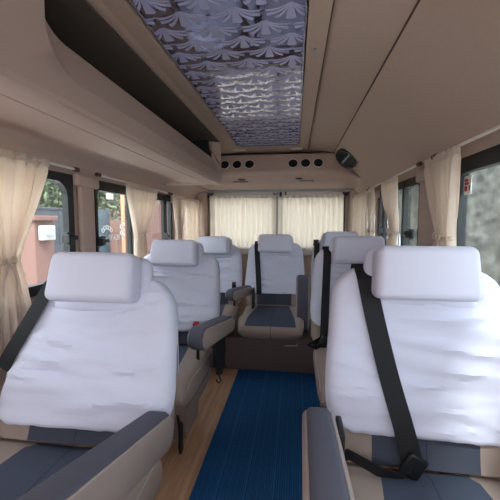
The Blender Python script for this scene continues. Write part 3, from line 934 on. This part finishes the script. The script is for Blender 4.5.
    if buckle:
        x, y, z, mm = buckle
        bm = bmesh.new(); t = bmesh.new(); box(t, -.017, .017, -.014, .014, -.05, .0, bev=.004); merge(bm, t, Matrix.Translation((x, y, z)) @ Matrix.Rotation(.25, 4, 'X'))
        tube(bm, [(x, y, z-.045), (x*.98, y+.04, z-.12), (x*.96, y+.05, ZK-.05)], .009, 6)
        bk = link('belt_buckle', bm, M['plastic'], seat)
        bm = bmesh.new(); t = bmesh.new(); box(t, -.0155, .0155, -.0125, .0125, .0, .020, bev=.003); merge(bm, t, Matrix.Translation((x, y, z)) @ Matrix.Rotation(.25, 4, 'X'))
        link('release_button', bm, M[mm], bk)
    if strap_hang:
        x, y, z = strap_hang
        bm = bmesh.new()
        for k, (dx, dy, l) in enumerate(((0, 0, .20), (.018, .02, .17), (-.014, .03, .15), (.006, -.018, .185))):
            ribbon(bm, [(x+dx, y+dy, z), (x+dx+.006, y+dy-.01, z-l*.4), (x+dx-.004, y+dy+.008, z-l*.8), (x+dx+.004, y+dy, z-l)], .036, (math.cos(k), math.sin(k), 0), .004)
        st_ = link('hanging_strap', bm, M['belt'], seat)
        bm = bmesh.new(); tube(bm, [(x, y, z-.20), (x+.004, y, z-.215), (x+.012, y, z-.235), (x+.002, y, z-.25), (x-.012, y, z-.24), (x-.012, y, z-.228)], .004, 6)
        link('strap_hook', bm, M['plastic'], st_)
    if lever:
        bm = bmesh.new(); tube(bm, [(.20, -.46, .262), (.20, -.50, .258), (.11, -.515, .257)], .005, 6); link('recline_lever', bm, M['steel'], seat)
    tag(seat, label, 'seat', 'passenger seats')
    return seat
def h_free(t, hem): return hem+.05

# near row
make_seat((-.402, .885, 0), 'nearest left van seat in a white cloth cover with grey and beige armrest, left foreground', rz=.0, rec=.37, W=.292, seed=1.3,
          arms=((.268, .0, .545, .26, .48, .072, False, .058, .060),), belt=(-.165, -.292, .38), belt_ends=False, hr_dx=.01, hem=.085, zk=.485, lb=.528, beltw=.05, rd=(.74, .50, .17), fold=1.9)
make_seat((.645, .985, 0), 'nearest right van seat with a black belt across its white cover, right foreground', rz=-.02, rec=.22, W=.28, seed=4.2,
          arms=((-.315, -.10, .60, .17, .40, .066, False, .048, .05),), belt=(-.165, -.045, .06), beltw=.058, lb=.597, hem=.15, hr_dx=-.0)
# second row
make_seat((-.48, 1.90, 0), 'second left seat in a white cover with a red buckle beside its armrest', rec=.30, W=.28, seed=7.7, lb=.565,
          arms=((.350, -.02, .565, .08, .32, .078, False, .048, .058, -.2),), buckle=(.242, -.24, .617, 'red'), strap_hang=(.335, -.14, .52), hem=.125)
make_seat((.632, 1.98, 0), 'second right seat in a white cover, directly behind the nearest right seat', rec=.22, W=.27, seed=3.3,
          belt=(-.175, -.2, .06))
# rear row
make_seat((-.475, 2.92, 0), 'rear row left seat in a white cover in front of the left rear curtain', rec=.25, W=.26, seed=5.9, lb=.54, buckle=(.225, -.10, .62, 'maroon'), front_base=False)
make_seat((.085, 2.92, 0), 'rear row middle seat with a black belt, facing down the aisle', rec=.22, W=.262, seed=9.1, lb=.56,
          arms=((-.225, -.08, .57, .03, .26, .07, False, .042, .046, -.35), (.238, -.30, .33, 1.45, .38, .084, True, .040, .045)), belt=(-.165, -.13, .16), belt_ends=False, lever=True, front_base=False, hem=.17)
make_seat((.655, 2.95, 0), 'rear row right seat in a white cover, last on the right', rec=.22, W=.25, seed=6.4, belt=(-.20, -.22, .1), belt_ends=False, front_base=False)

# ------------------------------------------------------------------ outside
ZG = -.45
bm = bmesh.new(); box(bm, -40, 40, -30, 60, ZG-.1, ZG); o = struct('ground', bm, M['ground'])
def outbox(name, x0, x1, y0, y1, z0, z1, m, label, cat, bev=.01, group=None):
    c = Vector(((x0+x1)/2, (y0+y1)/2, z0)); bm = bmesh.new(); box(bm, x0-c.x, x1-c.x, y0-c.y, y1-c.y, 0, z1-z0, bev=bev)
    o = link(name, bm, m); o.location = c; return tag(o, label, cat, group) if label else o
# left: gate posts, gate, wall, meter box, trees
def outrootbox(name, c, label, cat, parts):
    r = empty(name, c)
    for nm, b, m in parts:
        bm = bmesh.new()
        for q in b: box(bm, *q, bev=.008)
        link(nm, bm, m, r)
    return tag(r, label, cat)
outrootbox('gate_post', (-3.5, 4.50, ZG), 'pink rendered gate post outside the near left window', 'gate post',
    [('post', [(-.16, .16, -.19, .19, 0, 1.62)], M['terra']), ('post_cap', [(-.21, .21, -.23, .23, 1.62, 1.69)], M['terra'])])
outrootbox('electric_meter', (-3.33, 4.48, .89), 'white electric meter box on the pink gate post', 'meter box',
    [('case', [(.0, .09, -.12, .12, 0, .21)], M['lightgrey']), ('meter_window', [(.091, .096, -.07, .08, .06, .16)], M['grey'])])
outrootbox('gate', (-3.9, 5.55, ZG), 'grey sheet metal gate outside the near left window', 'gate',
    [('panel', [(-.02, .02, -.70, .70, .08, 1.82)], M['gate']), ('gate_frame', [(-.03, .03, -.72, -.67, .05, 1.85), (-.03, .03, -.02, .02, .05, 1.85), (-.03, .03, .67, .72, .05, 1.85), (-.03, .03, -.70, .70, 1.80, 1.85)], M['gate'])])
outrootbox('gate', (-3.9, 6.75, ZG), 'blue grey gate outside the second left window', 'gate',
    [('panel', [(-.02, .02, -.40, .42, .08, 1.87)], M['gateblue']), ('gate_frame', [(-.03, .03, -.42, -.38, .05, 1.9), (-.03, .03, .40, .44, .05, 1.9)], M['gate'])])
outbox('boundary_wall', -4.1, -3.8, 7.35, 20.0, ZG, 1.18, M['terra'], 'pinkish boundary wall outside beyond the blue grey gate', 'wall')
outrootbox('post', (-3.6, 7.28, ZG), 'tall timber post by the pinkish wall outside', 'post', [('pole', [(-.035, .035, -.035, .035, 0, 3.2)], M['orange'])])
outrootbox('hanging_lamp', (-3.6, 6.75, 1.62), 'small white hanging lamp outside the second left window', 'lamp', [('lamp_shade', [(-.05, .05, -.06, .06, 0, .12)], M['lightgrey']), ('hanger', [(-.008, .008, -.008, .008, .12, 1.2)], M['gate'])])
outbox('brown_panel', -3.3, -3.2, 7.7, 9.0, ZG, 1.62, M['brownwall'], 'brown red painted wall panel outside, seen past the tied curtain', 'wall panel')
outbox('building', -11.0, -9.2, -3, 30, ZG, 4.0, M['terra'], 'pale pink building far outside on the left', 'building')

def tree(c, hgt, R, nleaf, label, seed):
    rnd = random.Random(seed); r = empty('tree', c)
    bm = bmesh.new()
    tube(bm, [(0, 0, 0), (.05, .03, hgt*.3), (-.03, .06, hgt*.6), (.02, 0, hgt*.9)], .09, 8)
    for k in range(5):
        a = rnd.uniform(0, 6.28); tube(bm, [(0, .03, hgt*.45), (math.cos(a)*R*.4, math.sin(a)*R*.4, hgt*.65), (math.cos(a)*R*.7, math.sin(a)*R*.7, hgt*.85)], .035, 6)
    link('trunk', bm, M['bark'], r)
    bm = bmesh.new()
    for k in range(nleaf):
        d = Vector((rnd.gauss(0, 1), rnd.gauss(0, 1), rnd.gauss(0, 1))).normalized()*R*rnd.uniform(.35, 1)**.6
        p = Vector((d.x, d.y, hgt*.78+d.z*.9)); s = rnd.uniform(.06, .13)
        u = Vector((rnd.gauss(0, 1), rnd.gauss(0, 1), rnd.gauss(0, 1))).normalized(); v = u.orthogonal().normalized()
        q = [p-u*s, p+v*s*.4, p+u*s, p-v*s*.4]
        bm.faces.new([bm.verts.new(x) for x in q])
    link('foliage', bm, M['leaf'], r, smooth=False)
    tag(r, label, 'tree', 'trees outside the left windows')
tree((-5.9, 6.3, ZG), 3.2, 1.25, 2400, 'leafy green tree above the grey gate outside', 1)
tree((-5.9, 9.1, ZG), 3.3, 1.25, 2200, 'leafy green tree above the blue grey gate outside', 2)
tree((-6.1, 12.4, ZG), 3.8, 1.6, 2200, 'leafy green tree behind the pinkish wall outside', 3)

# right: rough grey trunk, wall, white shed, parked vehicle
def rough_trunk(c, r0, r1, h, label, lean=.0, seed=0):
    bm = bmesh.new(); rows = []
    for j in range(61):
        z = h*j/60; rr = r0+(r1-r0)*j/60; row = []
        for k in range(96):
            a = 2*PI*k/96
            n1 = noise.noise(Vector((math.cos(a)*1.7+seed, math.sin(a)*1.7, z*.9)))*.16+noise.noise(Vector((math.cos(a)*6, math.sin(a)*6+seed, z*3)))*.06+noise.noise(Vector((math.cos(a)*15, math.sin(a)*15+seed, z*9)))*.035
            q = rr*(1+n1); row.append((q*math.cos(a)+lean*z, q*math.sin(a), z))
        rows.append(row)
    V = grid(bm, rows, True); fan(bm, V[-1])
    r = empty('tree', c); link('trunk', bm, M['rock'], r); tag(r, label, 'tree', 'old grey trees outside on the right')
rough_trunk((2.50, 4.60, ZG), .52, .56, 4.4, 'massive rough grey tree trunk outside the near right window', .0, 2)
rough_trunk((2.50, 6.55, ZG), .10, .75, 4.4, 'rough grey tree trunk widening upward outside the second right window', .01, 5)
bm = bmesh.new()
o = outbox('compound_wall', 5.6, 5.9, 1.0, 26, ZG, 3.4, M['rock'], 'tall mottled grey compound wall outside on the right', 'wall')
shed = outrootbox('white_shed', (4.1, 13.8, ZG), 'white painted shed with an orange roof edge outside on the right', 'shed',
    [('wall', [(-.6, .6, -3.0, 5, 0, 1.92)], M['whitepaint']), ('roof_edge', [(-.8, .65, -3.1, 5.1, 1.92, 2.04)], M['orange'])])
fence = empty('railing', (3.05, 9.6, ZG)); 
bm = bmesh.new()
for k in range(14): box(bm, -.012, .012, -1.6+k*.24-.012, -1.6+k*.24+.012, 0, 1.55)
link('bars', bm, M['gate'], fence, smooth=False)
bm = bmesh.new(); box(bm, -.015, .015, -1.65, 1.6, 1.5, 1.55); box(bm, -.015, .015, -1.65, 1.6, .6, .64); link('rail', bm, M['gate'], fence, smooth=False)
tag(fence, 'grey metal railing in front of the white shed outside', 'railing')
# parked vehicle right
car = empty('parked_car', (4.3, 5.2, ZG)); 
bm = bmesh.new(); rows = []
for x, w0, zt in ((-1.15, .6, .85), (-1.05, .78, 1.0), (-.5, .82, 1.08), (-.2, .80, 1.5), (.2, .78, 1.58), (.9, .78, 1.55), (1.15, .8, 1.05)):
    rows.append([(x*.8, -w0, .35), (x*.8, -w0, zt*.75), (x*.8, -w0*.85, zt), (x*.8, w0*.85, zt), (x*.8, w0, zt*.75), (x*.8, w0, .35)])
V = grid(bm, rows, True); bm.faces.new(V[0]); bm.faces.new(V[-1]); link('car_body', bm, M['whitepaint'], car)
for x in (-.55, .6):
    for y in (-.78, .78):
        bm = bmesh.new(); tube(bm, [(x, y-.08, .3), (x, y+.08, .3)], .3, 20); link('wheel', bm, M['black'], car)
bm = bmesh.new(); box(bm, -.95, -.84, -.55, .55, .98, 1.04); box(bm, -.9, .6, -.80, -.785, .7, .95); link('blue_stripe', bm, M['paintblue'], car)
tag(car, 'white and blue parked car at the right edge outside the near right window', 'car')

# ------------------------------------------------------------------ light
w = bpy.data.worlds.new('World'); bpy.context.scene.world = w; w.use_nodes = True
nt = w.node_tree; bg = nt.nodes['Background']
sky = nt.nodes.new('ShaderNodeTexSky'); sky.sky_type = 'NISHITA'; sky.sun_disc = False; sky.sun_elevation = math.radians(48); sky.sun_rotation = math.radians(200); sky.dust_density = 3.; sky.air_density = 1.
mixn = nt.nodes.new('ShaderNodeMix'); mixn.data_type = 'RGBA'; mixn.inputs[0].default_value = .93
mixn.inputs[7].default_value = (.93, .96, 1.0, 1)
sc = nt.nodes.new('ShaderNodeVectorMath'); sc.operation = 'SCALE'; sc.inputs[3].default_value = .3
nt.links.new(sky.outputs[0], sc.inputs[0]); nt.links.new(sc.outputs[0], mixn.inputs[6]); nt.links.new(mixn.outputs[2], bg.inputs['Color'])
bg.inputs['Strength'].default_value = 4.2
s = bpy.data.lights.new('sun', 'SUN'); s.energy = 6; s.angle = math.radians(8); s.color = (1, .97, .92)
so = bpy.data.objects.new('sun', s); C.objects.link(so); so.rotation_euler = Vector((.25, -.55, .8)).to_track_quat('Z', 'Y').to_euler()

# ------------------------------------------------------------------ camera
cam = bpy.data.cameras.new('camera'); co = bpy.data.objects.new('camera', cam); C.objects.link(co)
cam.sensor_fit = 'HORIZONTAL'; cam.sensor_width = 36; cam.lens = 36*340/500; cam.clip_start = .02
yaw = math.atan(45/340); pit = math.atan(28/340)
F = Vector((-math.sin(yaw)*math.cos(pit), math.cos(yaw)*math.cos(pit), -math.sin(pit)))
co.location = (.26, 0, 1.15); co.rotation_euler = F.to_track_quat('-Z', 'Y').to_euler()
sc_ = bpy.context.scene; sc_.camera = co
vs = sc_.view_settings; vs.view_transform = 'Standard'; vs.look = 'None'; vs.exposure = .6; vs.gamma = 1; vs.use_curve_mapping = False
